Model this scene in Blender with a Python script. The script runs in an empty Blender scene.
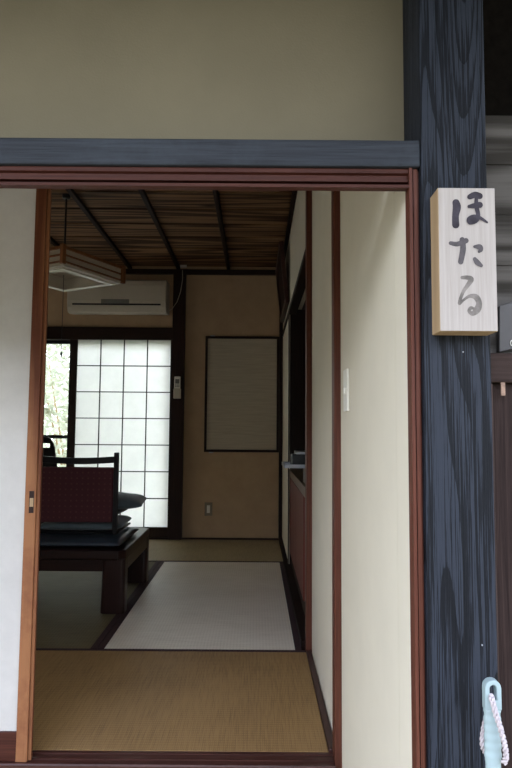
import bpy, bmesh, math, random
from mathutils import Vector, Matrix, Euler
random.seed(7)
S = bpy.context.scene
COL = S.collection

# ---------------------------------------------------------------- camera
F = 600.0
H = 0.98
PITCH = math.atan(46 / F)
ROLL = 0.0075
fw = Vector((0, math.cos(PITCH), math.sin(PITCH)))
up = Vector((0, -math.sin(PITCH), math.cos(PITCH)))
rt = Vector((1, 0, 0))
RT = rt * math.cos(ROLL) + up * math.sin(ROLL)
UP = up * math.cos(ROLL) - rt * math.sin(ROLL)
CAM = Vector((0, 0, H))
cd = bpy.data.cameras.new('camera')
cd.sensor_fit = 'HORIZONTAL'
cd.sensor_width = 36.0
cd.lens = 36.0 * F / 512.0
cd.clip_start = 0.02
cam = bpy.data.objects.new('camera', cd)
COL.objects.link(cam)
cam.matrix_world = Matrix((
    (RT.x, UP.x, -fw.x, CAM.x), (RT.y, UP.y, -fw.y, CAM.y), (RT.z, UP.z, -fw.z, CAM.z), (0, 0, 0, 1)))
S.camera = cam

# ---------------------------------------------------------------- world / light / exposure
S.view_settings.view_transform = 'Standard'
S.view_settings.look = 'None'
S.view_settings.gamma = 1.0
S.view_settings.exposure = 1.2
S.view_settings.use_curve_mapping = False
W = bpy.data.worlds.new('overcast_sky')
S.world = W
W.use_nodes = True
nt = W.node_tree
nt.nodes.clear()
tc = nt.nodes.new('ShaderNodeTexCoord')
sp = nt.nodes.new('ShaderNodeSeparateXYZ')
cr = nt.nodes.new('ShaderNodeValToRGB')
cr.color_ramp.elements[0].position = 0.42
cr.color_ramp.elements[0].color = (0.20, 0.22, 0.15, 1)
cr.color_ramp.elements[1].position = 0.75
cr.color_ramp.elements[1].color = (0.80, 0.88, 1.10, 1)
e = cr.color_ramp.elements.new(0.53)
e.color = (0.86, 0.92, 0.98, 1)
ma = nt.nodes.new('ShaderNodeMath')
ma.operation = 'MULTIPLY_ADD'
ma.inputs[1].default_value = 0.5
ma.inputs[2].default_value = 0.5
bg = nt.nodes.new('ShaderNodeBackground')
bg.inputs['Strength'].default_value = 3.2
wo = nt.nodes.new('ShaderNodeOutputWorld')
nt.links.new(tc.outputs['Generated'], sp.inputs[0])
nt.links.new(sp.outputs['Z'], ma.inputs[0])
nt.links.new(ma.outputs[0], cr.inputs[0])
# the overcast is brighter on the garden side behind the house (+Y)
mb = nt.nodes.new('ShaderNodeMath')
mb.operation = 'MULTIPLY_ADD'
mb.inputs[1].default_value = 0.75
mb.inputs[2].default_value = 3.0
nt.links.new(sp.outputs['Y'], mb.inputs[0])
nt.links.new(mb.outputs[0], bg.inputs['Strength'])
nt.links.new(cr.outputs[0], bg.inputs['Color'])
nt.links.new(bg.outputs[0], wo.inputs[0])
try:
    S.cycles.use_denoising = True
    S.cycles.max_bounces = 10
    S.cycles.diffuse_bounces = 6
    S.cycles.transparent_max_bounces = 12
except Exception:
    pass


def at(px, py, Y):
    """point of the place that the photo shows at pixel px,py, at real distance Y"""
    d = fw + RT * ((px - 256) / F) + UP * ((384 - py) / F)
    return CAM + d * (Y / d.y)


# ---------------------------------------------------------------- materials
def newmat(name):
    m = bpy.data.materials.new(name)
    m.use_nodes = True
    return m, m.node_tree, m.node_tree.nodes['Principled BSDF']


def N(nt, t, **kw):
    n = nt.nodes.new(t)
    for k, v in kw.items():
        if k.startswith('i_'):
            n.inputs[k[2:].replace('_', ' ')].default_value = v
        else:
            setattr(n, k, v)
    return n


def ramp(nt, a, b, pa=0.3, pb=0.7, mid=None):
    r = N(nt, 'ShaderNodeValToRGB')
    r.color_ramp.elements[0].position = pa
    r.color_ramp.elements[0].color = (*a, 1)
    r.color_ramp.elements[1].position = pb
    r.color_ramp.elements[1].color = (*b, 1)
    if mid:
        e = r.color_ramp.elements.new(mid[0])
        e.color = (*mid[1], 1)
    return r


def wood(name, dark, light, axis='Z', rough=0.5, grain=45.0, bump=0.15, rings=0.0, spec=0.4, coat=0.0, wear=None, knots=None):
    m, nt, b = newmat(name)
    L = nt.links.new
    tc = N(nt, 'ShaderNodeTexCoord')
    mp = N(nt, 'ShaderNodeMapping')
    sc = {'X': (0.03, 1, 1), 'Y': (1, 0.03, 1), 'Z': (1, 1, 0.03)}[axis]
    mp.inputs['Scale'].default_value = sc
    L(tc.outputs['Object'], mp.inputs[0])
    n1 = N(nt, 'ShaderNodeTexNoise', i_Scale=grain, i_Detail=6.0, i_Roughness=0.65, i_Distortion=0.3)
    L(mp.outputs[0], n1.inputs['Vector'])
    fac = n1.outputs['Fac']
    if rings:
        mp2 = N(nt, 'ShaderNodeMapping')
        s2 = {'X': (0.045, 1, 1), 'Y': (1, 0.045, 1), 'Z': (1, 1, 0.045)}[axis]
        mp2.inputs['Scale'].default_value = s2
        mp2.inputs['Location'].default_value = (0.013, 0.4, 0.07)
        L(tc.outputs['Object'], mp2.inputs[0])
        n2 = N(nt, 'ShaderNodeTexNoise', i_Scale=7.0, i_Detail=1.5, i_Roughness=0.4)
        L(mp2.outputs[0], n2.inputs['Vector'])
        mu = N(nt, 'ShaderNodeMath', operation='MULTIPLY')
        mu.inputs[1].default_value = rings
        L(n2.outputs['Fac'], mu.inputs[0])
        si = N(nt, 'ShaderNodeMath', operation='SINE')
        L(mu.outputs[0], si.inputs[0])
        ab = N(nt, 'ShaderNodeMath', operation='MULTIPLY_ADD')
        ab.inputs[1].default_value = 0.5
        ab.inputs[2].default_value = 0.5
        L(si.outputs[0], ab.inputs[0])
        mx = N(nt, 'ShaderNodeMix')
        mx.inputs[0].default_value = 0.5
        L(n1.outputs['Fac'], mx.inputs[2])
        L(ab.outputs[0], mx.inputs[3])
        fac = mx.outputs[0]
    r = ramp(nt, dark, light, 0.28, 0.72)
    L(fac, r.inputs[0])
    colo = r.outputs[0]
    if wear:
        n3 = N(nt, 'ShaderNodeTexNoise', i_Scale=5.0, i_Detail=5.0, i_Roughness=0.7)
        L(tc.outputs['Object'], n3.inputs['Vector'])
        r3 = ramp(nt, (0, 0, 0), (1, 1, 1), 0.5, 0.75)
        L(n3.outputs['Fac'], r3.inputs[0])
        mc = N(nt, 'ShaderNodeMix', data_type='RGBA')
        L(r3.outputs[0], mc.inputs[0])
        L(colo, mc.inputs[6])
        mc.inputs[7].default_value = (*wear, 1)
        colo = mc.outputs[2]
    if knots:
        mk = N(nt, 'ShaderNodeMapping')
        mk.inputs['Scale'].default_value = {'X': (.35, 1, 1), 'Y': (1, .35, 1), 'Z': (1, 1, .35)}[axis]
        L(tc.outputs['Object'], mk.inputs[0])
        v = N(nt, 'ShaderNodeTexVoronoi', i_Scale=4.5)
        L(mk.outputs[0], v.inputs['Vector'])
        rk = ramp(nt, (1, 1, 1), (0, 0, 0), 0.05, 0.16)
        L(v.outputs['Distance'], rk.inputs[0])
        mc = N(nt, 'ShaderNodeMix', data_type='RGBA')
        L(rk.outputs[0], mc.inputs[0])
        L(colo, mc.inputs[6])
        mc.inputs[7].default_value = (*knots, 1)
        colo = mc.outputs[2]
    L(colo, b.inputs['Base Color'])
    bp = N(nt, 'ShaderNodeBump', i_Strength=bump, i_Distance=0.004)
    L(fac, bp.inputs['Height'])
    L(bp.outputs[0], b.inputs['Normal'])
    b.inputs['Roughness'].default_value = rough
    b.inputs['Specular IOR Level'].default_value = spec
    b.inputs['Coat Weight'].default_value = coat
    b.inputs['Coat Roughness'].default_value = 0.2
    return m


def charred(name):
    # scorched cedar: sharp dark growth lines, arched where the cut crosses the rings, over blue-black wood
    m, nt, b = newmat(name)
    L = nt.links.new
    tc = N(nt, 'ShaderNodeTexCoord')
    fine = N(nt, 'ShaderNodeMapping')
    fine.inputs['Scale'].default_value = (1, 1, 0.012)
    L(tc.outputs['Object'], fine.inputs[0])
    n1 = N(nt, 'ShaderNodeTexNoise', i_Scale=420.0, i_Detail=4.0, i_Roughness=0.7)
    L(fine.outputs[0], n1.inputs['Vector'])
    big = N(nt, 'ShaderNodeMapping')
    big.inputs['Scale'].default_value = (1.3, 1, 0.075)
    big.inputs['Location'].default_value = (0.03, 0.2, 0.61)
    L(tc.outputs['Object'], big.inputs[0])
    n2 = N(nt, 'ShaderNodeTexNoise', i_Scale=8.0, i_Detail=1.5, i_Roughness=0.35, i_Distortion=0.15)
    L(big.outputs[0], n2.inputs['Vector'])
    mu = N(nt, 'ShaderNodeMath', operation='MULTIPLY')
    mu.inputs[1].default_value = 30.0
    L(n2.outputs['Fac'], mu.inputs[0])
    fr = N(nt, 'ShaderNodeMath', operation='FRACT')
    L(mu.outputs[0], fr.inputs[0])
    rl = ramp(nt, (1, 1, 1), (0.0, 0.0, 0.0), 0.35, 0.97, (0.99, (0.9, 0.9, 0.9)))
    L(fr.outputs[0], rl.inputs[0])
    n3 = N(nt, 'ShaderNodeTexNoise', i_Scale=5.0, i_Detail=4.0, i_Roughness=0.6)
    L(big.outputs[0], n3.inputs['Vector'])
    m1 = N(nt, 'ShaderNodeMath', operation='MULTIPLY_ADD')
    m1.inputs[1].default_value = 0.30
    L(rl.outputs[0], m1.inputs[0])
    rn = ramp(nt, (0.15, 0.15, 0.15), (0.75, 0.75, 0.75), 0.32, 0.68)
    L(n1.outputs['Fac'], rn.inputs[0])
    L(rn.outputs[0], m1.inputs[2])
    m2 = N(nt, 'ShaderNodeMath', operation='MULTIPLY_ADD')
    m2.inputs[1].default_value = 0.5
    L(n3.outputs['Fac'], m2.inputs[0])
    L(m1.outputs[0], m2.inputs[2])
    r = ramp(nt, (0.002, 0.003, 0.005), (0.028, 0.034, 0.048), 0.40, 1.42, (0.92, (0.0065, 0.008, 0.012)))
    L(m2.outputs[0], r.inputs[0])
    L(r.outputs[0], b.inputs['Base Color'])
    bp = N(nt, 'ShaderNodeBump', i_Strength=0.7, i_Distance=0.002)
    L(m1.outputs[0], bp.inputs['Height'])
    L(bp.outputs[0], b.inputs['Normal'])
    b.inputs['Roughness'].default_value = 0.6
    b.inputs['Specular IOR Level'].default_value = 0.2
    return m


def plain(name, col, rough=0.5, metal=0.0, var=0.08, scale=30.0, bump=0.0, bscale=200.0, spec=0.5, blotch=None, sheen=0.0):
    m, nt, b = newmat(name)
    L = nt.links.new
    tc = N(nt, 'ShaderNodeTexCoord')
    n = N(nt, 'ShaderNodeTexNoise', i_Scale=scale, i_Detail=4.0, i_Roughness=0.6)
    L(tc.outputs['Object'], n.inputs['Vector'])
    a = tuple(c * (1 - var) for c in col)
    c2 = tuple(min(1, c * (1 + var)) for c in col)
    r = ramp(nt, a, c2, 0.3, 0.7)
    L(n.outputs['Fac'], r.inputs[0])
    L(r.outputs[0], b.inputs['Base Color'])
    if bump:
        n2 = N(nt, 'ShaderNodeTexNoise', i_Scale=bscale, i_Detail=3.0)
        L(tc.outputs['Object'], n2.inputs['Vector'])
        bp = N(nt, 'ShaderNodeBump', i_Strength=bump, i_Distance=0.002)
        L(n2.outputs['Fac'], bp.inputs['Height'])
        L(bp.outputs[0], b.inputs['Normal'])
    b.inputs['Roughness'].default_value = rough
    b.inputs['Metallic'].default_value = metal
    b.inputs['Specular IOR Level'].default_value = spec
    b.inputs['Sheen Weight'].default_value = sheen
    return m


def tatami(name, dark, light, rush, rough=0.5, spec=0.45):
    """rush: axis along which the rushes run"""
    m, nt, b = newmat(name)
    L = nt.links.new
    tc = N(nt, 'ShaderNodeTexCoord')
    mp = N(nt, 'ShaderNodeMapping')
    mp.inputs['Scale'].default_value = (0.05, 1, 1) if rush == 'X' else (1, 0.05, 1)
    L(tc.outputs['Object'], mp.inputs[0])
    n = N(nt, 'ShaderNodeTexNoise', i_Scale=160.0, i_Detail=3.0, i_Roughness=0.7)
    L(mp.outputs[0], n.inputs['Vector'])
    n0 = N(nt, 'ShaderNodeTexNoise', i_Scale=3.0, i_Detail=3.0)
    L(tc.outputs['Object'], n0.inputs['Vector'])
    # warp ribs: raised rows crossing the rushes every 15 mm or so
    w = N(nt, 'ShaderNodeTexWave', i_Scale=21.0, i_Distortion=0.2)
    w.bands_direction = 'X' if rush == 'X' else 'Y'
    L(tc.outputs['Object'], w.inputs['Vector'])
    w2 = N(nt, 'ShaderNodeTexWave', i_Scale=52.0, i_Distortion=0.1)
    w2.bands_direction = 'Y' if rush == 'X' else 'X'
    L(tc.outputs['Object'], w2.inputs['Vector'])
    mm = N(nt, 'ShaderNodeMath', operation='MULTIPLY')
    L(w.outputs['Fac'], mm.inputs[0])
    L(w2.outputs['Fac'], mm.inputs[1])
    ad = N(nt, 'ShaderNodeMath', operation='MULTIPLY_ADD')
    L(mm.outputs[0], ad.inputs[0])
    ad.inputs[1].default_value = 0.35
    L(n.outputs['Fac'], ad.inputs[2])
    ad2 = N(nt, 'ShaderNodeMath', operation='MULTIPLY_ADD')
    L(n0.outputs['Fac'], ad2.inputs[0])
    ad2.inputs[1].default_value = 0.5
    L(ad.outputs[0], ad2.inputs[2])
    r = ramp(nt, dark, light, 0.45, 1.15)
    L(ad2.outputs[0], r.inputs[0])
    L(r.outputs[0], b.inputs['Base Color'])
    bp = N(nt, 'ShaderNodeBump', i_Strength=0.5, i_Distance=0.002)
    L(ad.outputs[0], bp.inputs['Height'])
    L(bp.outputs[0], b.inputs['Normal'])
    # woven rushes shine across their own direction
    b.inputs['Anisotropic'].default_value = 0.85
    cv = N(nt, 'ShaderNodeCombineXYZ')
    cv.inputs[0].default_value = 1.0 if rush == 'X' else 0.0
    cv.inputs[1].default_value = 0.0 if rush == 'X' else 1.0
    L(cv.outputs[0], b.inputs['Tangent'])
    b.inputs['Roughness'].default_value = rough
    b.inputs['Specular IOR Level'].default_value = spec
    return m


def paper(name, col, trans=0.55, fibre=0.06):
    m, nt, b = newmat(name)
    L = nt.links.new
    nt.nodes.remove(b)
    out = nt.nodes['Material Output']
    tc = N(nt, 'ShaderNodeTexCoord')
    n = N(nt, 'ShaderNodeTexNoise', i_Scale=9.0, i_Detail=6.0, i_Roughness=0.7)
    L(tc.outputs['Object'], n.inputs['Vector'])
    r = ramp(nt, tuple(c * (1 - fibre) for c in col), col, 0.35, 0.65)
    L(n.outputs['Fac'], r.inputs[0])
    d = N(nt, 'ShaderNodeBsdfDiffuse')
    t = N(nt, 'ShaderNodeBsdfTranslucent')
    L(r.outputs[0], d.inputs[0])
    L(r.outputs[0], t.inputs[0])
    mx = N(nt, 'ShaderNodeMixShader')
    mx.inputs[0].default_value = trans
    L(d.outputs[0], mx.inputs[1])
    L(t.outputs[0], mx.inputs[2])
    L(mx.outputs[0], out.inputs['Surface'])
    return m


def glass_mat(name):
    m, nt, b = newmat(name)
    L = nt.links.new
    nt.nodes.remove(b)
    out = nt.nodes['Material Output']
    tr = N(nt, 'ShaderNodeBsdfTransparent')
    tr.inputs[0].default_value = (0.93, 0.96, 0.94, 1)
    g = N(nt, 'ShaderNodeBsdfGlossy')
    g.inputs['Roughness'].default_value = 0.02
    fr = N(nt, 'ShaderNodeFresnel')
    mx = N(nt, 'ShaderNodeMixShader')
    L(fr.outputs[0], mx.inputs[0])
    L(tr.outputs[0], mx.inputs[1])
    L(g.outputs[0], mx.inputs[2])
    L(mx.outputs[0], out.inputs['Surface'])
    return m


M = {}
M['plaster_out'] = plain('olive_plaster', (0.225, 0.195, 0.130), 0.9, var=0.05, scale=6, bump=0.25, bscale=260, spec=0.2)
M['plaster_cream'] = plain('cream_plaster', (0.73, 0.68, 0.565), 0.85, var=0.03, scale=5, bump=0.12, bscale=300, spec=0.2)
M['plaster_room'] = plain('beige_room_plaster', (0.50, 0.355, 0.225), 0.92, var=0.07, scale=8, bump=0.25, bscale=250)
M['post_black'] = charred('charred_black_wood')
M['beam_black'] = wood('black_beam_wood', (0.018, 0.021, 0.027), (0.044, 0.051, 0.064), 'X', 0.6, 200, 0.5, spec=0.25, wear=(0.048, 0.058, 0.072))
M['frame_x'] = wood('red_brown_lacquer_across', (0.036, 0.010, 0.007), (0.090, 0.028, 0.018), 'X', 0.5, 180, 0.3, spec=0.2)
M['frame_z'] = wood('red_brown_lacquer_upright', (0.065, 0.019, 0.012), (0.15, 0.050, 0.030), 'Z', 0.5, 180, 0.3, spec=0.22)
M['sill'] = wood('polished_dark_sill', (0.035, 0.012, 0.009), (0.09, 0.032, 0.024), 'X', 0.4, 150, 0.15, spec=0.4)
M['frame_y'] = wood('dark_brown_lacquer_depth', (0.030, 0.012, 0.010), (0.07, 0.026, 0.02), 'Y', 0.45, 50, 0.15)
M['dark_x'] = wood('dark_brown_wood_x', (0.014, 0.007, 0.006), (0.036, 0.016, 0.012), 'X', 0.5, 150, 0.2, spec=0.25)
M['dark_y'] = wood('dark_brown_wood_y', (0.010, 0.005, 0.004), (0.024, 0.011, 0.008), 'Y', 0.6, 150, 0.2, spec=0.12)
M['dark_z'] = wood('dark_brown_wood_z', (0.014, 0.007, 0.006), (0.036, 0.016, 0.012), 'Z', 0.5, 150, 0.2, spec=0.25)
M['stile'] = wood('orange_cedar_stile', (0.12, 0.038, 0.017), (0.33, 0.145, 0.065), 'Z', 0.55, 180, 0.3, rings=40, spec=0.2, wear=(0.17, 0.055, 0.03))
M['ceil'] = wood('brown_cedar_boards', (0.050, 0.024, 0.012), (0.24, 0.135, 0.070), 'X', 0.7, 70, 0.2, rings=50, spec=0.12, knots=(0.03, 0.014, 0.008))
M['sign_wood'] = wood('pale_cypress_face', (0.39, 0.345, 0.31), (0.49, 0.45, 0.42), 'Z', 0.65, 220, 0.1, spec=0.2)
M['sign_side'] = wood('tan_cypress_edge', (0.36, 0.24, 0.13), (0.50, 0.36, 0.22), 'Z', 0.6, 55, 0.08)
M['grey_board'] = wood('weathered_grey_boards', (0.040, 0.036, 0.031), (0.125, 0.115, 0.105), 'X', 0.85, 160, 0.6, rings=60, spec=0.15, knots=(0.025, 0.018, 0.016))
M['ext_brown_z'] = wood('weathered_brown_upright', (0.028, 0.016, 0.013), (0.085, 0.055, 0.047), 'Z', 0.7, 180, 0.4, spec=0.2)
M['ext_dark_z'] = wood('dark_weathered_upright', (0.016, 0.009, 0.008), (0.050, 0.031, 0.027), 'Z', 0.7, 180, 0.4, spec=0.15)
M['ext_brown_x'] = wood('weathered_brown_across', (0.022, 0.013, 0.011), (0.060, 0.037, 0.031), 'X', 0.7, 180, 0.4, spec=0.2)
M['table'] = wood('dark_lacquered_table', (0.012, 0.005, 0.004), (0.026, 0.010, 0.008), 'X', 0.3, 120, 0.05, spec=0.35)
M['table_leg'] = wood('dark_lacquered_leg', (0.012, 0.005, 0.004), (0.028, 0.010, 0.008), 'Z', 0.35, 120, 0.08, spec=0.3)
M['cabinet_red'] = wood('red_brown_cabinet', (0.11, 0.018, 0.014), (0.19, 0.036, 0.026), 'Z', 0.45, 120, 0.08, spec=0.25)
M['counter'] = wood('brown_counter_wood', (0.10, 0.065, 0.038), (0.17, 0.115, 0.07), 'Y', 0.4, 40, 0.08)
M['orange_wood'] = wood('amber_lamp_wood', (0.17, 0.06, 0.02), (0.32, 0.13, 0.05), 'Z', 0.45, 50, 0.1)
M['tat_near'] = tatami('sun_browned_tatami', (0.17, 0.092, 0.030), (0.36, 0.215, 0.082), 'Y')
M['tat_long'] = tatami('sheen_pale_tatami', (0.68, 0.59, 0.48), (0.94, 0.86, 0.74), 'X', 0.42, 0.9)  # window sheen on this mat is put into its pale base colour
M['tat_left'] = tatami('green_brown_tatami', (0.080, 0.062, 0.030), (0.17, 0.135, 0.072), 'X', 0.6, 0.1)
M['tat_far'] = tatami('far_tatami', (0.26, 0.20, 0.10), (0.46, 0.36, 0.20), 'Y')
M['cloth_edge'] = plain('burgundy_edging_cloth', (0.035, 0.012, 0.014), 0.85, var=0.2, scale=200)
M['shoji'] = paper('shoji_paper', (0.95, 0.92, 0.89), 0.84)
M['shoji_front'] = paper('front_shoji_paper', (0.85, 0.83, 0.80), 0.28, 0.08)
M['lamp_paper'] = paper('lamp_shade_paper', (0.82, 0.76, 0.66), 0.4)
M['shoji_side'] = paper('added_side_shoji_paper', (0.9, 0.86, 0.78), 0.5)
M['glass'] = glass_mat('window_glass')
M['white_plastic'] = plain('white_plastic', (0.86, 0.84, 0.77), 0.35, var=0.02)
M['ac_white'] = plain('aged_white_plastic', (0.62, 0.57, 0.48), 0.4, var=0.02, spec=0.3)
M['ac_dark'] = plain('dark_slot', (0.02, 0.02, 0.02), 0.6)
M['ac_grey'] = plain('grey_display', (0.20, 0.20, 0.18), 0.3)
M['navy'] = plain('navy_cushion_cloth', (0.075, 0.105, 0.125), 0.7, var=0.2, scale=12, bump=0.3, bscale=350, sheen=0.3)
M['navy_leather'] = plain('dark_navy_vinyl', (0.035, 0.050, 0.072), 0.35, var=0.2, scale=10)
M['black_lacquer'] = plain('black_lacquer', (0.008, 0.007, 0.008), 0.3, var=0.1, spec=0.25)
M['metal'] = plain('dull_grey_metal', (0.45, 0.46, 0.50), 0.35, metal=0.7)
M['tray'] = plain('pale_grey_tray', (0.42, 0.43, 0.50), 0.3, metal=0.1)
M['black'] = plain('black_plastic', (0.012, 0.013, 0.018), 0.35)
M['ink_1'] = plain('dark_ink', (0.050, 0.044, 0.055), 0.8, var=0.35, scale=60, spec=0.2)
M['ink_2'] = plain('grey_ink', (0.10, 0.09, 0.095), 0.8, var=0.35, scale=60, spec=0.2)
M['ink_3'] = plain('faded_ink', (0.20, 0.18, 0.165), 0.8, var=0.4, scale=60, spec=0.2)
M['mint'] = plain('pale_mint_plastic', (0.34, 0.44, 0.455), 0.35, var=0.06, scale=20, spec=0.4)
M['rope'] = plain('white_cotton_rope', (0.56, 0.50, 0.52), 0.9, var=0.12, scale=120, bump=0.5, bscale=600)
M['board_wash'] = None
M['ground'] = plain('grey_earth', (0.17, 0.14, 0.085), 0.95, var=0.3, scale=4)
M['grass'] = plain('garden_grass', (0.34, 0.36, 0.26), 0.95, var=0.3, scale=4)
M['concrete'] = plain('entrance_concrete', (0.46, 0.39, 0.27), 0.85, var=0.1, scale=10)
M['eave'] = wood('eave_boards_void_shade', (0.006, 0.005, 0.005), (0.016, 0.013, 0.012), 'Y', 0.8, 30, 0.2, spec=0.1)  # blackened so the opening above the boards reads as deep shade
M['notice'] = plain('grey_notice_sheet', (0.075, 0.070, 0.070), 0.5, var=0.05)
M['brass'] = plain('worn_brass', (0.34, 0.22, 0.16), 0.5, metal=0.4, var=0.3, scale=90)
M['leaf'] = None


def mat_leaf():
    m, nt, b = newmat('glare_paled_leaves')
    L = nt.links.new
    nt.nodes.remove(b)
    out = nt.nodes['Material Output']
    tc = N(nt, 'ShaderNodeTexCoord')
    n = N(nt, 'ShaderNodeTexNoise', i_Scale=3.0, i_Detail=3.0)
    L(tc.outputs['Object'], n.inputs['Vector'])
    r = ramp(nt, (0.44, 0.45, 0.35), (0.72, 0.72, 0.60), 0.35, 0.65)  # leaf colour paled to carry the overexposed daylight outside
    L(n.outputs['Fac'], r.inputs[0])
    d = N(nt, 'ShaderNodeBsdfDiffuse')
    t = N(nt, 'ShaderNodeBsdfTranslucent')
    L(r.outputs[0], d.inputs[0])
    L(r.outputs[0], t.inputs[0])
    mx = N(nt, 'ShaderNodeMixShader')
    mx.inputs[0].default_value = 0.5
    L(d.outputs[0], mx.inputs[1])
    L(t.outputs[0], mx.inputs[2])
    L(mx.outputs[0], out.inputs['Surface'])
    return m


def mat_board():
    m, nt, b = newmat('ribbed_grey_paper')
    L = nt.links.new
    tc = N(nt, 'ShaderNodeTexCoord')
    mp = N(nt, 'ShaderNodeMapping')
    mp.inputs['Scale'].default_value = (0.06, 1, 1)
    L(tc.outputs['Object'], mp.inputs[0])
    n = N(nt, 'ShaderNodeTexNoise', i_Scale=70.0, i_Detail=4.0)
    L(mp.outputs[0], n.inputs['Vector'])
    r = ramp(nt, (0.48, 0.42, 0.33), (0.56, 0.50, 0.40), 0.35, 0.65)
    L(n.outputs['Fac'], r.inputs[0])
    L(r.outputs[0], b.inputs['Base Color'])
    b.inputs['Roughness'].default_value = 0.8
    return m


def mat_damask():
    m, nt, b = newmat('burgundy_dotted_cloth')
    L = nt.links.new
    tc = N(nt, 'ShaderNodeTexCoord')
    mp = N(nt, 'ShaderNodeMapping')
    mp.inputs['Scale'].default_value = (32, 0.0, 32)
    L(tc.outputs['Object'], mp.inputs[0])
    v = N(nt, 'ShaderNodeTexVoronoi', i_Scale=1.0)
    v.inputs['Randomness'].default_value = 0.0
    L(mp.outputs[0], v.inputs['Vector'])
    r = ramp(nt, (0.115, 0.040, 0.034), (0.065, 0.010, 0.018), 0.06, 0.22)
    L(v.outputs['Distance'], r.inputs[0])
    L(r.outputs[0], b.inputs['Base Color'])
    b.inputs['Roughness'].default_value = 0.8
    return m


M['leaf'] = mat_leaf()
M['board_wash'] = mat_board()
M['damask'] = mat_damask()


# ---------------------------------------------------------------- mesh helpers
def tag(o, label=None, cat=None, group=None, kind=None):
    if label:
        o['label'] = label
    if cat:
        o['category'] = cat
    if group:
        o['group'] = group
    if kind:
        o['kind'] = kind
    return o


def empty(name, loc, label, cat, group=None):
    o = bpy.data.objects.new(name, None)
    COL.objects.link(o)
    o.location = loc
    o.empty_display_size = 0.05
    return tag(o, label, cat, group)


def box(bm, x0, x1, y0, y1, z0, z1):
    x0, x1 = sorted((x0, x1))
    y0, y1 = sorted((y0, y1))
    z0, z1 = sorted((z0, z1))
    v = [bm.verts.new((x, y, z)) for z in (z0, z1) for y in (y0, y1) for x in (x0, x1)]
    for f in ((0, 2, 3, 1), (4, 5, 7, 6), (0, 1, 5, 4), (2, 6, 7, 3), (0, 4, 6, 2), (1, 3, 7, 5)):
        bm.faces.new([v[i] for i in f])
    return v


def build(name, bm, mat, parent=None, bevel=0.0, smooth=False, seg=2, subsurf=0):
    """world-space bmesh -> ONE object whose origin sits at its own base (or its thing's base)"""
    bmesh.ops.recalc_face_normals(bm, faces=bm.faces)
    if parent is not None:
        base = Vector(parent.matrix_world.translation) if parent.type != 'EMPTY' else Vector(parent.location)
        base = wloc(parent)
    else:
        xs = [v.co for v in bm.verts]
        base = Vector(((min(v.x for v in xs) + max(v.x for v in xs)) / 2, (min(v.y for v in xs) + max(v.y for v in xs)) / 2, min(v.z for v in xs)))
    for v in bm.verts:
        v.co -= base
    me = bpy.data.meshes.new(name)
    bm.to_mesh(me)
    bm.free()
    o = bpy.data.objects.new(name, me)
    COL.objects.link(o)
    me.materials.append(mat)
    if parent is not None:
        o.parent = parent
    else:
        o.location = base
    if smooth:
        for p in me.polygons:
            p.use_smooth = True
    if bevel:
        md = o.modifiers.new('bevel', 'BEVEL')
        md.width = bevel
        md.segments = seg
        md.limit_method = 'ANGLE'
    if subsurf:
        md = o.modifiers.new('subsurf', 'SUBSURF')
        md.levels = subsurf
        md.render_levels = subsurf
    return o


def wloc(o):
    """world location of an unrotated parent chain"""
    p = Vector(o.location)
    while o.parent is not None:
        o = o.parent
        p += Vector(o.location)
    return p


def B(name, dims, mat, parent=None, bevel=0.0, **kw):
    bm = bmesh.new()
    if not isinstance(dims[0], (tuple, list)):
        dims = [dims]
    for d in dims:
        box(bm, *d)
    return build(name, bm, mat, parent, bevel, **kw)


def tube_bm(bm, pts, rad, n=8, cap=True):
    pts = [Vector(p) for p in pts]
    rings = []
    for i, p in enumerate(pts):
        r = rad[i] if isinstance(rad, (list, tuple)) else rad
        t = (pts[min(i + 1, len(pts) - 1)] - pts[max(i - 1, 0)]).normalized()
        a = Vector((0, 0, 1)) if abs(t.z) < 0.9 else Vector((0, 1, 0))
        u = t.cross(a).normalized()
        w = t.cross(u).normalized()
        rings.append([bm.verts.new(p + u * (r * math.cos(2 * math.pi * k / n)) + w * (r * math.sin(2 * math.pi * k / n))) for k in range(n)])
    for a, b in zip(rings, rings[1:]):
        for k in range(n):
            bm.faces.new((a[k], a[(k + 1) % n], b[(k + 1) % n], b[k]))
    if cap:
        bm.faces.new(rings[0][::-1])
        bm.faces.new(rings[-1])


def prism(bm, poly, axis, a, b):
    """poly: list of 2D points in the plane normal to axis; extruded a..b"""
    def mk(p, t):
        if axis == 'X':
            return (t, p[0], p[1])
        if axis == 'Y':
            return (p[0], t, p[1])
        return (p[0], p[1], t)
    v0 = [bm.verts.new(mk(p, a)) for p in poly]
    v1 = [bm.verts.new(mk(p, b)) for p in poly]
    n = len(poly)
    bm.faces.new(v0)
    bm.faces.new(v1[::-1])
    for i in range(n):
        bm.faces.new((v0[i], v1[i], v1[(i + 1) % n], v0[(i + 1) % n]))


def struct(name, dims, mat, bevel=0.0):
    o = B(name, dims, mat, None, bevel)
    o['kind'] = 'structure'
    return o


# ================================================================ THE SETTING
XR = 0.245      # right wall of the room
XL = -3.35      # left wall
YB = 5.50       # back wall
YS = 1.835      # front edge of the room's sill
ZC = 2.49       # ceiling
YF = 1.00       # plane of the outer frame
GZ = -0.42      # ground outside

struct('floor', (XL, 1.2, 1.93, YB + 0.1, -0.12, -0.045), M['dark_x'])
struct('floor_entrance', (-2.0, 0.262, YF - 0.1, YS - 0.001, GZ, GZ + 0.03), M['concrete'])
struct('floor_garden_front', (-9, 9, -9, YF - 0.1, GZ - 0.1, GZ), M['ground'])
struct('floor_garden_back', (-9, 7, YB + 0.35, 16, -0.6, -0.5), M['grass'])

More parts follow.
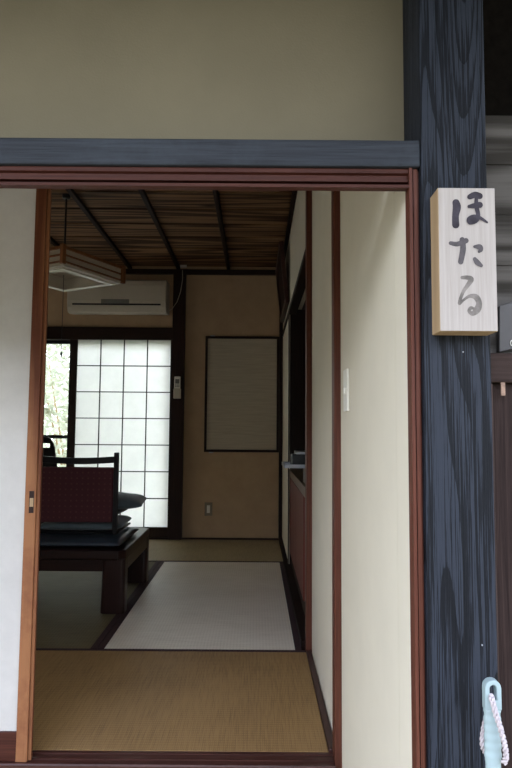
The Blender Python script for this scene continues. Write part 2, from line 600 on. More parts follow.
# ceiling boards: long boards running left to right, each lapping the next
bm = bmesh.new()
y = 1.93
while y < YB:
    y2 = min(y + 0.30, YB)
    v = box(bm, XL, XR + 0.02, y, y2 + 0.004, ZC, ZC + 0.02)
    for q in v:
        if q.co.y > y + 0.1:
            q.co.z += 0.006
    y = y2
o = build('ceiling', bm, M['ceil'])
o['kind'] = 'structure'
struct('ceiling_deck', (XL - .1, 1.3, YF + 0.12, YB + 0.2, ZC + 0.03, ZC + 0.08), M['dark_x'])
# ceiling battens running away from the door
bx = []
for px, py in ((72, 190.5), (142.6, 190.5), (215.7, 190.5)):
    d = fw + RT * ((px - 256) / F) + UP * ((384 - py) / F)
    bx.append((CAM + d * ((ZC - H) / d.z)).x)
step = 0.45
xs = [bx[2] - 0.0, bx[1], bx[0], bx[0] - 0.46, bx[0] - 0.92, bx[0] - 1.38]
for i, x in enumerate(xs):
    struct('trim_%d' % (i + 20), (x - 0.016, x + 0.016, 1.93, YB - .002, ZC - 0.028, ZC - 0.0005), M['dark_y'], 0.003)

# back wall with the window opening X -2.75..-0.75, Z 0.04..1.84
wx0, wx1 = -2.75, -0.785
struct('wall_back', [(-0.66, XR + 0.0, YB, YB + 0.12, -0.045, ZC + 0.02), (XL, wx0, YB, YB + 0.12, -0.045, ZC + 0.02),
                     (wx0, -0.66, YB, YB + 0.12, 1.90, ZC + 0.02), (-0.785, -0.66, YB + 0.03, YB + 0.12, -0.045, 1.9),
                     (wx0, -0.785, YB, YB + 0.12, -0.6, -0.04)], M['plaster_room'])
struct('wall_left', [(XL - 0.12, XL, 1.93, 2.5, -0.045, ZC + 0.02), (XL - 0.12, XL, 5.2, YB + 0.12, -0.045, ZC + 0.02),
                     (XL - 0.12, XL, 2.5, 5.2, -0.045, 0.02), (XL - 0.12, XL, 2.5, 5.2, 1.85, ZC + 0.02)], M['plaster_room'])
w2 = bpy.data.objects.new('window_added_left', None)  # unseen side window, added to light the ceiling and upper room
COL.objects.link(w2)
w2.location = (XL, 3.85, 0)
w2['kind'] = 'structure'
B('lattice', [(XL - 0.05, XL - 0.03, 2.5 + 0.3 * k - .01, 2.5 + .3 * k + .01, 0.021, 1.849) for k in range(1, 9)] + [(XL - 0.05, XL - 0.03, 2.5, 5.2, 0.02 + .26 * k - .005, 0.02 + .26 * k + .005) for k in range(1, 7)], M['dark_z'], w2)
B('shoji_paper', (XL - .052, XL - .051, 2.5, 5.2, 0.02, 1.85), M['shoji_side'], w2)
# right wall in stretches
struct('wall_right', [(XR + 0.012, XR + 0.10, 1.915, 2.745, -0.045, ZC + 0.02),
                      (XR, XR + 0.09, 2.82, YB + 0.12, 1.875, ZC + 0.02),
                      (XR, XR + 0.006, 4.40, YB + 0.12, -0.045, 1.835)], M['plaster_cream'])
struct('wall_entrance_side', (0.2622, 0.2805, YF + 0.035, YF+.12, GZ, 1.434), M['plaster_cream'])
struct('wall_entrance_side_deep', (0.2622, 0.40, YF + 0.121, 1.85, GZ, ZC + .03), M['plaster_cream'])
# alcove beyond the middle post
struct('wall_alcove', [(0.90, 0.98, 2.70, 4.50, -0.045, ZC), (0.35, 0.90, 2.70, 2.745, -0.045, ZC), (XR + 0.0065, 0.90, 4.40, 4.48, -0.045, 1.874),
                       (0.336, 0.9, 2.70, 4.48, 1.875, 1.93), (0.263, 0.3355, 2.747, 2.8195, 1.8745, ZC)], M['dark_z'])

# posts and trims of the room
struct('trim_1', (0.242, 0.268, 1.852, 1.914, GZ, 1.80), M['frame_z'], 0.003)          # post beside the sill
struct('trim_2', (0.232, 0.262, 2.746, 2.818, -0.045, ZC - 0.001), M['frame_z'], 0.003)   # middle post
struct('trim_3', (XR - 0.008, XR + 0.05, 2.82, YB - 0.03, 1.835, 1.874), M['dark_y'], 0.003)  # thin head rail of alcove
struct('trim_4', (XR, XR + 0.03, 2.82, 2.86, -0.045, 1.834), M['dark_z'], 0.003)
struct('trim_5', (XR - 0.006, XR - 0.001, 4.38, 4.44, -0.04, 1.83), M['dark_z'], 0.002)
struct('trim_6', (0.212, XR - 0.001, YB - 0.035, YB - 0.001, 0.0, ZC - 0.05), M['dark_z'], 0.003)
struct('trim_7', (-0.768, -0.655, YB - 0.07, YB - 0.001, -0.045, ZC - 0.05), M['dark_z'], 0.003)    # black post of back wall
struct('trim_8', (XL, XR, YB - 0.045, YB - 0.001, ZC - 0.075, ZC - 0.03), M['dark_x'], 0.004)      # cornice back
struct('trim_9', (XR - 0.03, XR - 0.001, 2.82, YB - 0.046, ZC - 0.06, ZC - 0.03), M['dark_y'], 0.004)  # cornice right
struct('trim_10', (0.246, 0.256, 1.916, 2.744, ZC - 0.06, ZC - 0.03), M['dark_y'], 0.002)
struct('baseboard_right', (0.232, XR + 0.009, 1.916, 2.744, -0.045, 0.008), M['frame_y'], 0.002)
struct('baseboard_far_right', (0.215, XR + 0.03, 2.82, YB - 0.036, -0.045, 0.022), M['dark_y'], 0.003)
struct('baseboard_back', (-0.654, 0.211, YB - 0.02, YB - 0.001, -0.045, 0.010), M['dark_x'], 0.003)

# the room's sill with its two sliding grooves, dark polished top and paler riser
bm = bmesh.new()
y0 = YS
prof = [(y0, -0.050), (y0, -0.004), (y0 + 0.003, 0.0), (y0 + 0.012, 0.0), (y0 + 0.012, -0.003), (y0 + 0.032, -0.003), (y0 + 0.032, 0.0),
        (y0 + 0.044, 0.0), (y0 + 0.044, -0.003), (y0 + 0.064, -0.003), (y0 + 0.064, 0.0), (y0 + 0.078, 0.0), (y0 + 0.078, -0.05)]
prism(bm, prof, 'X', -2.6, 0.2415)
o = build('trim_11', bm, M['sill'])
o['kind'] = 'structure'
struct('trim_12', (-2.6, 0.2415, 1.848, 1.93, GZ + 0.03, -0.051), M['ext_brown_x'], 0.003)
struct('trim_13', (-2.6, 0.2415, 1.835, 1.93, 1.7905, 1.83), M['frame_x'], 0.002)            # inner head rail
struct('wall_over_sill', (-2.6, 0.262, 1.86, 1.915, 1.83, ZC + 0.03), M['plaster_cream'])
struct('wall_front_left', (XL - .12, -2.6, 1.835, 1.93, GZ, ZC + .03), M['plaster_cream'])

# ---- outer frame
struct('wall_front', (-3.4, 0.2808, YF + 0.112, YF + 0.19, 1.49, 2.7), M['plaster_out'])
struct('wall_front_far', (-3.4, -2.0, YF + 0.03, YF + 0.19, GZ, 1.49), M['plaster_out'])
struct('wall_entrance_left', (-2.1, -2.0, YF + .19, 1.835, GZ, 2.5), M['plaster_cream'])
struct('trim_14', (-2.0, 0.2805, YF + 0.002, YF + 0.10, 1.4345, 1.482), M['beam_black'], 0.003)   # black lintel
bm = bmesh.new()   # red-brown grooved head
a = YF + 0.010
prof = [(a, 1.4340), (a, 1.426), (a + .006, 1.424), (a + 0.006, 1.4165), (a + 0.001, 1.415), (a + 0.001, 1.411), (a + 0.016, 1.4105), (a + 0.016, 1.4045),
        (a - 0.004, 1.404), (a - 0.004, 1.3985), (a + 0.012, 1.3985), (a + 0.012, 1.4045), (a + 0.03, 1.41), (a + 0.05, 1.42), (a + 0.05, 1.434)]
prism(bm, prof, 'X', -2.0, 0.2615)
o = build('trim_15', bm, M['frame_x'])
o['kind'] = 'structure'
bm = bmesh.new()   # upright of the same frame
prof = [(0.2620, a - 0.004), (0.2675, a - 0.004), (0.2675, a + 0.006), (0.2700, a + 0.006), (0.2700, a - 0.0), (0.2765, a - 0.0), (0.2765, a + 0.006), (0.2805, a + 0.006),
        (0.2805, a + 0.024), (0.2620, a + 0.024)]
prism(bm, prof, 'Z', GZ + 0.03, 1.434)
o = build('trim_16', bm, M['frame_z'])
o['kind'] = 'structure'
# big black post
struct('trim_17', (0.281, 0.3945, YF, YF + 0.12, GZ, 2.7), M['post_black'], 0.003)
# right of the post: grey boards, dark opening above
zb0 = at(500, 115, YF + 0.075).z
struct('wall_boards_right', [(0.395, 1.9, YF + 0.075 + 0.001 * (i % 2), YF + 0.12, max(1.119, zb0 - (i + 1) * 0.095), zb0 - i * 0.095 - 0.0008) for i in range(5)], M['grey_board'], 0.0008)
struct('wall_void_shade', (0.402, 1.9, 1.70, 1.75, GZ, 2.7), M['eave'])  # black wall put in to stand for deep shade in the opening
struct('trim_18', (0.395, 1.9, YF + 0.045, YF + 0.12, 1.066, 1.118), M['ext_brown_x'], 0.003)
# eaves overhead, out of view, edge lowered to shade the upper wall
bm = bmesh.new()
prism(bm, [(YF + 1.2, 2.85), (-0.05, 2.02), (-0.05, 2.07), (YF + 1.2, 2.9)], 'X', -4.5, 3.2)
o = build('ceiling_eaves', bm, M['eave'])
o['kind'] = 'structure'

bm = bmesh.new()  # unseen bank added behind the camera to block low sky light
prism(bm, [(-6.0, GZ), (-7.2, 1.8), (-8.5, 2.9), (-11, 3.0), (-11, GZ)], 'X', -14, 14)
o = build('floor_light_block_bank', bm, plain('light_block_green', (0.030, 0.034, 0.020), 0.95, var=0.4, scale=3))
o['kind'] = 'structure'

# ---- brown door at the far right
d2 = empty('door_2', (0.7, 1.06, GZ), None, None)
d2['kind'] = 'structure'
B('door_stile', (0.395, 0.401, YF + 0.035, YF + 0.075, GZ, 1.065), M['ext_dark_z'], d2, 0.002)
B('door_stile', (0.4025, 0.416, YF + 0.050, YF + 0.080, GZ, 1.065), M['ext_brown_z'], d2, 0.002)
B('door_panel', (0.4165, 0.95, YF + 0.062, YF + 0.078, GZ, 1.065), M['ext_dark_z'], d2)
c = at(502.5, 389, YF + 0.05)
B('hinge', (c.x - 0.004, c.x + 0.004, YF + 0.047, YF + 0.0495, c.z - 0.012, c.z + 0.012), M['brass'], d2, 0.001)

# grey notice sheet on the boards
bm = bmesh.new()
q = [at(499.5, 306, YF + 0.06), at(530, 296, YF + 0.06), at(530, 345, YF + 0.06), at(499.5, 352, YF + 0.06)]
v0 = [bm.verts.new((p.x, YF + 0.060, p.z)) for p in q]
v1 = [bm.verts.new((p.x, YF + 0.074, p.z)) for p in q]
bm.faces.new(v0)
bm.faces.new(v1[::-1])
for i in range(4):
    bm.faces.new((v0[i], v1[i], v1[(i + 1) % 4], v0[(i + 1) % 4]))
o = build('notice_board', bm, M['notice'], None, 0.001)
tag(o, 'small slanted dark grey board on the weathered wall right of the black post', 'sign')
bm = bmesh.new()
c = at(512.5, 343, YF + 0.059)
tube_bm(bm, [(c.x + 0.0035 * math.cos(t * .4), YF + 0.059, c.z + 0.005 * math.sin(t * .4)) for t in range(2, 15)], 0.0009, 6)
build('painted_mark', bm, M['white_plastic'], o)

# ================================================================ THINGS
# ---- name sign on the post
SF = 0.956
tl, br = at(437.3, 187.6, SF), at(498, 331.6, SF)
x0, x1, z1, z0 = at(438.8, 260, SF).x, at(496.5, 260, SF).x, tl.z, br.z
sg = empty('wooden_name_sign', ((x0 + x1) / 2, YF, z0), 'pale wooden name sign with brushed black hiragana on the charred black post', 'sign')
B('sign_board', (x0, x1, SF, YF - 0.0005, z0, z1), M['sign_side'], sg, 0.0015)
B('sign_face', (x0 + .0008, x1 - .0008, SF - 0.0006, SF, z0 + .0008, z1 - .0008), M['sign_wood'], sg)


def brush(bm, pts, y):
    """brush strokes: pts (u,v,width) in sketch units; a smooth chain with round ends"""
    P = []
    for i in range(len(pts) - 1):
        p0 = pts[max(i - 1, 0)]
        p1, p2 = pts[i], pts[i + 1]
        p3 = pts[min(i + 2, len(pts) - 1)]
        for k in range(8):
            t = k / 8
            P.append(tuple(0.5 * ((2 * p1[j]) + (-p0[j] + p2[j]) * t + (2 * p0[j] - 5 * p1[j] + 4 * p2[j] - p3[j]) * t * t + (-p0[j] + 3 * p1[j] - 3 * p2[j] + p3[j]) * t ** 3) for j in range(3)))
    P.append(pts[-1])
    k = (x1 - x0) / 270.0
    kz = (z1 - z0) / 669.0

    def w(u, v):
        return (x0 + (u - 57 - (v - 35) * 0.019) * k, z1 - (v - 36) * kz)
    L, R = [], []
    for i, p in enumerate(P):
        a_, b_ = P[max(i - 1, 0)], P[min(i + 1, len(P) - 1)]
        dx, dy = b_[0] - a_[0], b_[1] - a_[1]
        n = math.hypot(dx, dy) or 1
        nx, ny = -dy / n, dx / n
        h = p[2] * 0.57
        L.append(w(p[0] + nx * h, p[1] + ny * h))
        R.append(w(p[0] - nx * h, p[1] - ny * h))
    vl = [bm.verts.new((p[0], y - 0.000004 * i, p[1])) for i, p in enumerate(L)]
    vr = [bm.verts.new((p[0], y - 0.000004 * i, p[1])) for i, p in enumerate(R)]
    for i in range(len(P) - 1):
        bm.faces.new((vl[i], vl[i + 1], vr[i + 1], vr[i]))
    for ci, p in enumerate((P[0], P[-1])):
        c = [w(p[0] + p[2] * .57 * math.cos(t * math.pi / 8), p[1] + p[2] * .57 * math.sin(t * math.pi / 8)) for t in range(16)]
        bm.faces.new([bm.verts.new((q[0], y - 0.00001 - (0.000004 * len(P) if ci else 0), q[1])) for q in c])


def letter(strokes, mat):
    bm = bmesh.new()
    for i, s in enumerate(strokes):
        brush(bm, s, SF - 0.0008 - i * 0.0003)
    o = build('lettering', bm, mat, sg)
    return o


letter([[(143, 108, 30), (147, 130, 34), (141, 170, 28), (142, 212, 30)],
        [(208, 80, 22), (232, 70, 26), (254, 76, 26)],
        [(204, 126, 14), (228, 122, 22), (254, 118, 26)],
        [(238, 84, 14), (238, 125, 18), (246, 165, 18), (236, 190, 22), (208, 200, 20), (203, 184, 16), (226, 174, 18), (256, 180, 14), (288, 200, 8)]], M['ink_1'])
letter([[(118, 298, 16), (150, 302, 20), (190, 286, 22)],
        [(172, 282, 22), (176, 325, 24), (165, 385, 22)],
        [(230, 314, 12), (252, 316, 24), (258, 328, 20), (250, 338, 10)],
        [(230, 372, 16), (242, 388, 22), (260, 402, 14)]], M['ink_2'])
letter([[(172, 458, 14), (196, 458, 18), (214, 466, 22), (200, 490, 18), (176, 525, 14), (158, 578, 12), (178, 562, 10), (206, 544, 14), (236, 548, 24), (250, 575, 24), (242, 605, 28), (220, 624, 18), (204, 612, 14), (212, 598, 14), (228, 602, 10)]], M['ink_3'])

# ---- small nails on the black post
for px, py in ((463, 352), (482, 645)):
    c = at(px, py, YF)
    bm = bmesh.new()
    bmesh.ops.create_uvsphere(bm, u_segments=8, v_segments=6, radius=0.0014, matrix=Matrix.Translation((c.x, YF - 0.0005, c.z)))
    o = build('nail', bm, M['metal'])
    tag(o, 'tiny pale nail head in black post just below the wooden sign' if py < 400 else 'tiny pale nail head low on black post above the mint handle', 'nail')

# ---- brush with mint handle leaning in front of the post
hb = empty('long_handled_brush', (0.362, 0.955, GZ), 'pale mint plastic brush handle with white rope, standing before the black post', 'brush')
hx0, hx1 = at(484, 720, 0.955).x, at(500.5, 720, 0.955).x
cx = (hx0 + hx1) / 2
hw = (hx1 - hx0) / 2
zt = at(492, 678.5, 0.955).z
bm = bmesh.new()
sl_t, sl_b, sw_ = zt - 0.013, zt - 0.033, hw * 0.42
zc_ = zt - hw


def ring_pts(r, ztop, zbot, n=10):
    pts = []
    for k in range(n + 1):
        t = math.pi * k / n
        pts.append((cx + r * math.cos(t), ztop - r + r * math.sin(t)))
    pts.append((cx - r, zbot))
    pts.append((cx + r, zbot))
    return pts


outer = ring_pts(hw, zt, zt - 0.045)
inner = ring_pts(sw_, zt - 0.0075, zt - 0.030)
Y0, Y1 = 0.948, 0.962
n = len(outer)
vo0 = [bm.verts.new((p[0], Y0, p[1])) for p in outer]
vi0 = [bm.verts.new((p[0], Y0, p[1])) for p in inner]
vo1 = [bm.verts.new((p[0], Y1, p[1])) for p in outer]
vi1 = [bm.verts.new((p[0], Y1, p[1])) for p in inner]
for i in range(n):
    j = (i + 1) % n
    bm.faces.new((vo0[i], vo0[j], vi0[j], vi0[i]))
    bm.faces.new((vo1[i], vi1[i], vi1[j], vo1[j]))
    bm.faces.new((vi0[i], vi0[j], vi1[j], vi1[i]))
    bm.faces.new((vo0[i], vo1[i], vo1[j], vo0[j]))
build('grip_loop', bm, M['mint'], hb, 0.0015)
bm = bmesh.new()
rows = []
for i in range(90):       # ribbed grip then plain shaft
    z = zt - 0.044 - i * 0.0022
    rr = hw * (1 + (0.05 if (i // 3) % 2 == 0 else -0.02)) if i < 36 else hw * 0.92
    rows.append((z, rr))
rows += [(0.2, hw * 0.8), (-0.30, hw * 0.8)]
rg = [[bm.verts.new((cx + r * math.cos(t * math.pi / 10), 0.955 + 0.62 * r * math.sin(t * math.pi / 10), z)) for t in range(20)] for z, r in rows]
for a_, b_ in zip(rg, rg[1:]):
    for k in range(20):
        bm.faces.new((a_[k], b_[k], b_[(k + 1) % 20], a_[(k + 1) % 20]))
bm.faces.new(rg[0])
bm.faces.new(rg[-1][::-1])
build('handle', bm, M['mint'], hb, smooth=True)
B('brush_head', (cx - 0.11, cx + 0.11, 0.925, 0.975, -0.33, -0.295), M['mint'], hb, 0.006)
bm = bmesh.new()
for i in range(16):
    for j in range(4):
        x, y = cx - 0.1 + i * 0.0133, 0.932 + j * 0.0125
        tube_bm(bm, [(x, y, -0.331), (x + random.uniform(-.004, .004), y, GZ + 0.001)], 0.0035, 6)
build('bristles', bm, M['white_plastic'], hb)


def rope(path, r, name='rope'):
    bm = bmesh.new()
    pts = []
    for i in range(len(path) - 1):
        for k in range(14):
            p0, p1, p2, p3 = [Vector(path[max(0, min(len(path) - 1, i + j))]) for j in (-1, 0, 1, 2)]
            t = k / 14
            pts.append(0.5 * ((2 * p1) + (p2 - p0) * t + (2 * p0 - 5 * p1 + 4 * p2 - p3) * t * t + (3 * p1 - p0 - 3 * p2 + p3) * t ** 3))
    acc = 0
    A = [[], [], []]
    for i, p in enumerate(pts):
        tg = (pts[min(i + 1, len(pts) - 1)] - pts[max(0, i - 1)]).normalized()
        u = tg.cross(Vector((0, 1, 0))).normalized()
        w = tg.cross(u)
        if i:
            acc += (pts[i] - pts[i - 1]).length
        for s in range(3):
            ph = acc / 0.014 * 2 * math.pi / 1.6 + s * 2 * math.pi / 3
            A[s].append(p + (u * math.cos(ph) + w * math.sin(ph)) * r * 0.62)
    for s in range(3):
        tube_bm(bm, A[s], r * 0.54, 8)
    return build(name, bm, M['rope'], hb, smooth=True)


P = lambda px, py, Y: tuple(at(px, py, Y))
rope([P(490.5, 706, 0.972), P(490.7, 697, 0.955), P(492, 699, 0.943), P(495.5, 713, 0.937), P(500, 727, 0.936), P(504.5, 744, 0.937), P(506, 757, 0.94), P(503.5, 763, 0.945)], 0.0040)
rope([P(490, 706, 0.972), P(486, 718, 0.972), P(482.8, 734, 0.968), P(482.6, 746, 0.965), P(486, 754, 0.97)], 0.0036)

# ---- shoji door slid half open, on the left
DY = YS + 0.013
ds = empty('door_1', (-1.1, DY + 0.018, 0), None, None)
ds['kind'] = 'structure'
sx1 = at(39.5, 400, DY).x
sx0 = at(28.3, 400, DY).x
B('door_stile', (sx0, sx1, DY, DY + 0.030, -0.002, 1.790), M['stile'], ds, 0.002)
B('edge_strip', [(sx1 + 0.0002, sx1 + 0.010, DY + 0.006, DY + 0.014, 0.001, 1.790), (sx1 + 0.0002, sx1 + 0.006, DY + 0.016, DY + 0.029, 0.001, 1.790)], M['stile'], ds, 0.001)
dl = -1.62
B('door_stile', (dl, dl + 0.033, DY, DY + 0.030, -0.002, 1.790), M['stile'], ds, 0.002)
B('bottom_rail', (dl + 0.033, sx0, DY + 0.004, DY + 0.028, -0.002, 0.082), M['frame_x'], ds, 0.002)
B('top_rail', (dl + 0.033, sx0, DY + 0.004, DY + 0.028, 1.752, 1.790), M['frame_x'], ds, 0.002)
bars = []
z = 0.082
zz = []
while z < 1.70:
    z += 0.243
    zz.append(z)
    bars.append((dl + 0.033, sx0, DY + 0.012, DY + 0.022, z - 0.004, z + 0.004))
for i in range(1, 4):
    x = dl + (sx0 - dl) * i / 4
    bars.append((x - 0.004, x + 0.004, DY + 0.0125, DY + 0.0215, 0.082, 1.752))
B('lattice', bars, M['stile'], ds)
# paper, slightly slack with creases
bm = bmesh.new()
nx, nz = 60, 150
g = []
pw = sx0 - dl - 0.033
for j in range(nz + 1):
    row = []
    for i in range(nx + 1):
        u, v = i / nx, j / nz
        zz_ = 0.075 + v * 1.68
        ph = ((zz_ - 0.082) / 0.243) % 1.0
        s = math.sin(math.pi * ph)
        cell = math.sin(math.pi * ((u * 4) % 1.0))
        yv = DY + 0.0095 + 0.0008 * s * abs(cell) * math.sin(17 * u + 9 * v + 3 * math.sin(11 * v)) + (0.0006 if ph < 0.03 or ph > .97 else 0)
        row.append(bm.verts.new((dl + 0.030 + u * (pw + 0.003), yv, zz_)))
    g.append(row)
for j in range(nz):
    for i in range(nx):
        bm.faces.new((g[j][i], g[j][i + 1], g[j + 1][i + 1], g[j + 1][i]))
build('shoji_paper', bm, M['shoji_front'], ds, smooth=True)
# finger pull let into the stile
pt, pb = at(31, 491, DY), at(30.6, 513, DY)
pxa, pxb = at(28.0, 500, DY).x + .0035, at(32.8, 500, DY).x + .0035
B('finger_pull', (pxa, pxb, DY - 0.0006, DY + 0.0004, pb.z, pt.z), M['dark_z'], ds)
B('finger_pull_inlay', (pxa + 0.002, pxb - 0.0015, DY - 0.0010, DY - 0.0005, pb.z + 0.019, pt.z - 0.021), M['sign_side'], ds, 0.0003)
# remaining shoji further left, closing the room front
d3 = empty('door_3', (-2.1, DY + 0.05, 0), None, None)
d3['kind'] = 'structure'
Y3 = DY + 0.033
bars = [(-2.6, -2.565, Y3, Y3 + .028, -.002, 1.790), (-1.59, -1.56, Y3, Y3 + .028, -.002, 1.790), (-2.565, -1.59, Y3, Y3 + .028, -.002, .08), (-2.565, -1.59, Y3, Y3 + .028, 1.752, 1.790)]
B('door_frame', bars, M['stile'], d3, 0.002)
B('shoji_paper', (-2.565, -1.59, Y3 + 0.008, Y3 + 0.0085, 0.08, 1.752), M['shoji_front'], d3)

# ---- switch plate on the entrance side wall
sw = empty('light_switch', (0.262, 1.70, 1.10), 'narrow white light switch plate seen edge on, beside the red-brown door post', 'switch')
B('plate', (0.2545, 0.2618, 1.675, 1.745, 1.035, 1.155), M['white_plastic'], sw, 0.002)
B('rocker', (0.2495, 0.2545, 1.70, 1.72, 1.085, 1.103), M['white_plastic'], sw, 0.001)

# ---- tatami mats
def mat(name, x0, x1, y0, y1, m, label, edge):
    t = empty(name, ((x0 + x1) / 2, (y0 + y1) / 2, -0.045), label, 'tatami mat', 'tatami mats of the room')
    if edge == 'back':
        B('rush_cover', (x0, x1, y0 + 0.002, y1 - 0.002, -0.045, 0.0), m, t, 0.002)
        B('cloth_edging', (x0, x1, y1 - 0.022, y1 - .0005, -0.040, 0.0022), M['cloth_edge'], t, 0.001)
    elif edge == 'X':      # long edges run left-right
        B('rush_cover', (x0, x1, y0 + 0.002, y1 - 0.002, -0.045, 0.0), m, t, 0.002)
        for a_, b_ in ((y0 + .0005, y0 + 0.026), (y1 - 0.026, y1 - .0005)):
            B('cloth_edging', (x0, x1, a_, b_, -0.040, 0.0022), M['cloth_edge'], t, 0.001)
    else:
        B('rush_cover', (x0 + 0.002, x1 - 0.002, y0, y1, -0.045, 0.0), m, t, 0.002)
        for a_, b_ in ((x0 + .0005, x0 + 0.030), (x1 - 0.030, x1 - .0005)):
            B('cloth_edging', (a_, b_, y0, y1, -0.040, 0.0022), M['cloth_edge'], t, 0.001)


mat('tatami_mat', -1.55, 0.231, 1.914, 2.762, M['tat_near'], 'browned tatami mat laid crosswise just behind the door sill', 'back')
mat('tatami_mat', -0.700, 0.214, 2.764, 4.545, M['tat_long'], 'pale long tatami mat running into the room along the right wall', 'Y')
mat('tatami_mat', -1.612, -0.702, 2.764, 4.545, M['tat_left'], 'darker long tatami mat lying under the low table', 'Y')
mat('tatami_mat', -1.612, 0.214, 4.547, 5.479, M['tat_far'], 'tatami mat laid crosswise along the back wall', 'X')

# ---- back window: glass door behind, shoji in front
win = empty('window_1', (-1.5, YB, 0), None, None)
win['kind'] = 'structure'
zt_ = at(120, 340.5, YB).z
zb_ = at(120, 527, YB - 0.05).z
B('window_head', (wx0, -0.769, YB - 0.06, YB + 0.03, zt_, 1.91), M['dark_x'], win, 0.003)
B('window_sill', (wx0, -0.769, YB - 0.06, YB + 0.03, -0.045, 0.015), M['dark_x'], win, 0.003)
B('window_frame', [(-0.785, -0.769, YB + 0.0, YB + 0.03, 0.015, zt_), (wx0, wx0 + .04, YB + 0.0, YB + 0.03, 0.015, zt_)], M['dark_z'], win, 0.002)
# glass leaf
gy = YB + 0.05
hz1, hz0 = at(55, 435, gy).z, at(55, 438.5, gy).z
B('glass_frame', [(wx0, -1.68, gy - 0.012, gy + 0.012, hz0, hz1), (wx0, -0.785, gy - 0.014, gy + 0.014, -0.03, 0.10), (wx0, -0.785, gy - 0.014, gy + 0.014, zt_ - 0.03, zt_ + 0.05),
                  (-1.73, -1.67, gy - 0.014, gy + 0.014, -0.03, zt_)], M['black'], win)
B('window_pane', (wx0, -0.785, gy - 0.002, gy + 0.002, -0.03, zt_ + 0.04), M['glass'], win)
# shoji leaf
sl = B('shoji_frame', [(at(67, 440, YB - .05).x, at(74.6, 440, YB - .05).x, YB - 0.052, YB - 0.022, 0.016, zt_ - .001),
                       (at(169, 440, YB - .05).x, -0.770, YB - 0.052, YB - 0.022, 0.016, zt_ - .001),
                       (at(74.6, 440, YB - .05).x, at(169, 440, YB - .05).x, YB - 0.052, YB - 0.022, 0.016, zb_)], M['dark_z'], win, 0.002)
la, lb = at(74.6, 440, YB - .05).x, at(169, 440, YB - .05).x
bars = []
for k in range(1, 4):
    x = la + (lb - la) * k / 4
    bars.append((x - 0.0045, x + 0.0045, YB - 0.046, YB - 0.034, zb_, zt_))
for k in range(1, 7):
    z = zt_ + (zb_ - zt_) * k / 7.06 - 0.001
    bars.append((la, lb, YB - 0.0455, YB - 0.0345, z - 0.0045, z + 0.0045))
B('lattice', bars, M['dark_z'], win)
B('shoji_paper', (la, lb, YB - 0.034, YB - 0.0335, zb_, zt_), M['shoji'], win)
# another shoji leaf at the far left, beyond the opening
xs0 = -2.72
B('shoji_frame', [(-2.745, -2.70, YB - 0.052, YB - 0.022, 0.016, zt_ - .001), (-2.06, -2.0, YB - 0.052, YB - 0.022, 0.016, zt_ - .001), (-2.70, -2.06, YB - 0.052, YB - 0.022, 0.016, zb_)], M['dark_z'], win, 0.002)
B('shoji_paper', (-2.70, -2.06, YB - 0.034, YB - 0.0335, zb_, zt_), M['shoji'], win)

# ---- air conditioner
ay0 = YB - 0.21
c0, c1 = at(67.5, 278, ay0), at(166, 313, ay0)
az1, az0 = c0.z, c1.z
ac = empty('air_conditioner', ((c0.x + c1.x) / 2, YB - 0.1, az0), 'white wall air conditioner above the shoji window behind the hanging lamp', 'air conditioner')
bm = bmesh.new()
h = az1 - az0
prof = [(YB - .002, az0 + .02), (YB - 0.13, az0), (ay0 + 0.03, az0 + 0.004), (ay0 + .006, az0 + 0.05), (ay0, az0 + 0.10), (ay0, az1 - 0.06), (ay0 + 0.015, az1 - 0.015), (ay0 + 0.04, az1), (YB - .002, az1)]
prism(bm, prof, 'X', c0.x, c1.x)
build('body', bm, M['ac_white'], ac, 0.008, seg=3)
zl = az0 + h * 0.26
B('front_panel', (c0.x + 0.006, c1.x - 0.006, ay0 - 0.006, ay0 + 0.002, zl + 0.02, az1 - 0.065), M['ac_white'], ac, 0.004)
bm = bmesh.new()
prism(bm, [(ay0 - .002, zl + 0.002), (ay0 - 0.004, zl - 0.012), (ay0 + 0.01, zl - 0.012), (ay0 + .01, zl + .002)], 'X', c0.x + 0.05, c1.x - 0.05)
build('air_outlet', bm, M['ac_dark'], ac)
bm = bmesh.new()
prism(bm, [(ay0 - .002, zl - 0.014), (ay0 + 0.018, az0 + 0.010), (ay0 + 0.028, az0 + 0.010), (ay0 + .012, zl - .014)], 'X', c0.x + 0.04, c1.x - 0.04)
build('louvre', bm, M['ac_white'], ac)
p0, p1 = at(101, 299, ay0 - .008), at(129, 303.5, ay0 - .008)
B('display', (p0.x, p1.x, ay0 - 0.008, ay0 - 0.004, p1.z, p0.z), M['ac_grey'], ac, 0.001)
# power socket and flex
cs = at(183.5, 265.5, YB - 0.05)
so = empty('power_socket', (cs.x, YB - 0.045, cs.z), 'small white socket with plug at the top of the dark back post', 'socket')
B('socket_plate', (cs.x - 0.03, cs.x + 0.03, YB - 0.064, YB - 0.046, cs.z - 0.02, cs.z + 0.025), M['ac_white'], so, 0.003)
bm = bmesh.new()
tube_bm(bm, [at(182.5, 270, YB - .075), at(182.5, 280, YB - .08), at(180.5, 292, YB - .08), at(177, 302, YB - .08), at(172, 309, YB - .075), at(167, 312, YB - .09)], 0.0035, 6)
build('power_cord', bm, M['ac_white'], ac, smooth=True)

